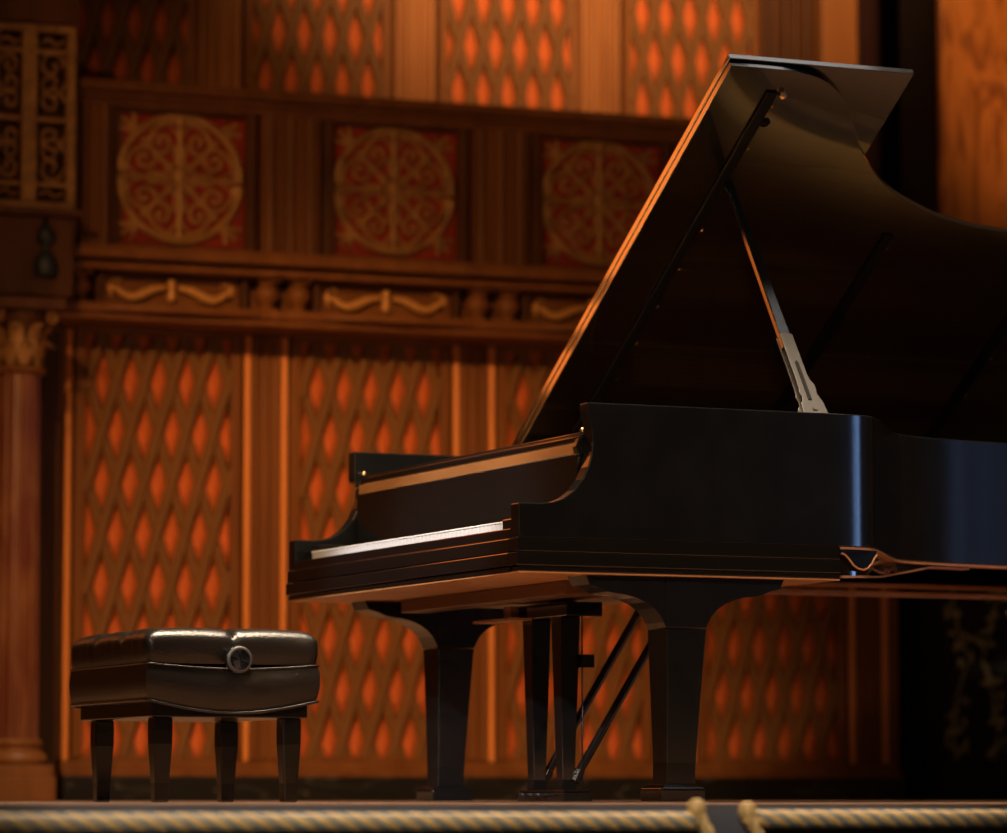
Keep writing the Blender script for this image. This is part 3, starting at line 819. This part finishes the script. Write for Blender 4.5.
# gold ropes
def rope(path_fn, L, name, label, knot, tail):
    pitch = .132
    root = thing(name, path_fn(0), 0, label, 'rope', 'gold cords along the stage edge'); base = Vector(path_fn(0))
    def strands(mb, pf, L, n, rad, rs, ph0, nn=7):
        for k in range(n):
            pts = []
            N = int(L/.011)
            for j in range(N+1):
                l = L*j/N; p = Vector(pf(l)); d = (Vector(pf(l+.004))-Vector(pf(l-.004))).normalized()
                a = d.cross(Vector((0, 0, 1)));
                if a.length < .1: a = d.cross(Vector((1, 0, 0)))
                a.normalize(); b2 = d.cross(a); th = 2*PI*(l/pitch+k/n)+ph0
                pts.append(p-base+a*rad*math.cos(th)+b2*rad*math.sin(th))
            mb.tube(pts, rs, nn)
    m1 = MB(); strands(m1, path_fn, L, 3, .0088, .0100, 0, 9); m1.build('twisted_cord', M['rope'], root)
    m2 = MB(); strands(m2, path_fn, L, 3, .0142, .0050, PI/3); m2.build('groove_shade', M['ropeblue'], root)  # thin cords stand in for the bluish shade in the grooves
    kp = Vector(knot)-base
    m3 = MB(); m3.lathe([(0, -.016), (.008, -.0145), (.0135, -.008), (.015, .002), (.012, .011), (.006, .0155), (0, .016)], kp, 16)
    for j in range(3): m3.tube([kp+Vector((.0145*math.cos(t)*math.cos(.7*j), -.003-.010*math.sin(t)*(.3), .014*math.sin(t))) for t in [q_/16*2*PI for q_ in range(17)]], 0.0048, 7)
    m3.build('knot', M['rope'], root)
    m4 = MB(); strands(m4, tail, .17, 3, .0070, .0074, 0); m4.build('tail', M['rope'], root)
zr_ = -.0365
kn1 = sp(.423, -.028, -.010); kn2 = sp(.543, -.028, -.0155)
def left_path(l): return sp(-3.0+l, -.024, zr_+.0)
def tailf(k):
    kx = Vector(k)
    def f(l): return tuple(kx + e*(.30*l/ .17*.17*1.1) + Vector((0, 0, -.012*1-.9*l*(.45+2.2*l))) + en*(-.004))
    return f
rope(left_path, 3.413, 'gold_rope', 'long twisted gold rope along the stage edge, left of the knots', kn1, tailf(kn1))
def right_path(l): return sp(.565+l, -.024, zr_+.004)
rope(right_path, 2.6, 'gold_rope', 'twisted gold rope along the stage edge, right of the knots', kn2, tailf(kn2))

# ================================================================== LIGHT
def spot(name, loc, target, power, col, ang, blend=.6, size=.15):
    l = bpy.data.lights.new(name, 'SPOT'); l.energy = power; l.color = col; l.spot_size = R(ang); l.spot_blend = blend; l.shadow_soft_size = size
    o = bpy.data.objects.new(name, l); COL.objects.link(o); o.location = loc
    o.rotation_euler = (Vector(target)-Vector(loc)).to_track_quat('-Z', 'Y').to_euler(); return o
def area(name, loc, target, power, col, sx_, sy_, spread=180):
    l = bpy.data.lights.new(name, 'AREA'); l.energy = power; l.color = col; l.shape = 'RECTANGLE'; l.size = sx_; l.size_y = sy_; l.spread = R(spread)
    o = bpy.data.objects.new(name, l); COL.objects.link(o); o.location = loc
    o.rotation_euler = (Vector(target)-Vector(loc)).to_track_quat('-Z', 'Y').to_euler(); return o
WARM = (1, .52, .20)
spot('lower_wall_spot', (-2.0, 1.0, 5.4), (-.55, 15, .50), 5600, WARM, 13.5, .9, .16)
spot('medallion_spot', (-3.0, 3.0, 4.6), (-.60, 14.7, 2.25), 1500, (1, .50, .17), 15, 1.0, .2)
spot('upper_wall_spot', (1.6, 6.5, 5.2), (.35, 16.1, 4.25), 7000, (1, .58, .27), 23, 1.0, .15)
spot('pier_spot', (4.2, 8.0, 6.0), (2.5, 15.8, 3.3), 1700, (1, .44, .12), 13, .8, .15)
spot('key_spot', (-4.5, 5.0, 4.6), (-.30, 10.3, .62), 2600, (1, .96, .98), 9, .6, .08)
spot('piano_spot', (-1.0, 1.0, 4.2), (.35, 10.3, .55), 2200, (1, .66, .38), 16, .8, .15)
spot('pedestal_spot', (1.2, -1.0, 2.6), (2.15, 15.8, .75), 2600, (1, .86, .62), 5, .8, .1)
spot('stage_edge_spot', (-.5, 2.5, 3.6), (0, 7.6, -.05), 1300, (1, .90, .78), 19, .5, .10)
area('stage_wash', (.2, 10.3, 6.8), (.2, 10.3, 0), 300, (1, .78, .54), 2.6, 1.2, 75)
area('lid_edge_fill', (-3.25, 13.7, 2.25), (.3, 10.8, 1.6), 1.7, (1, .21, .03), .7, 1.3, 60)  # unseen emitter added to reflect orange in the lid's front edge
area('blue_bend_fill', (9.0, 7.55, 1.6), (1.2, 10.3, .9), 2.6, (.28, .50, 1.0), .9, 3.0, 30)  # unseen cool source added for the blue highlight on the rim's bend
area('rim_edge_fill', (2.6, 11.5, 6.6), (.6, 10.0, .9), 4.5, (1, .96, .92), 4.2, .6, 36)  # unseen overhead light added to put highlights on the rim's edges
spot('left_wall_spot', (-6.0, 3.0, 4.5), (-3.9, 13.6, .9), 1000, (1, .48, .16), 16, .8, .15)
w = bpy.data.worlds.new('world'); S.world = w; w.use_nodes = True
w.node_tree.nodes['Background'].inputs[0].default_value = (1, .50, .24, 1); w.node_tree.nodes['Background'].inputs[1].default_value = .030

S.view_settings.view_transform = 'Standard'; S.view_settings.look = 'None'
S.view_settings.gamma = 1; S.view_settings.exposure = 0; S.view_settings.use_curve_mapping = False
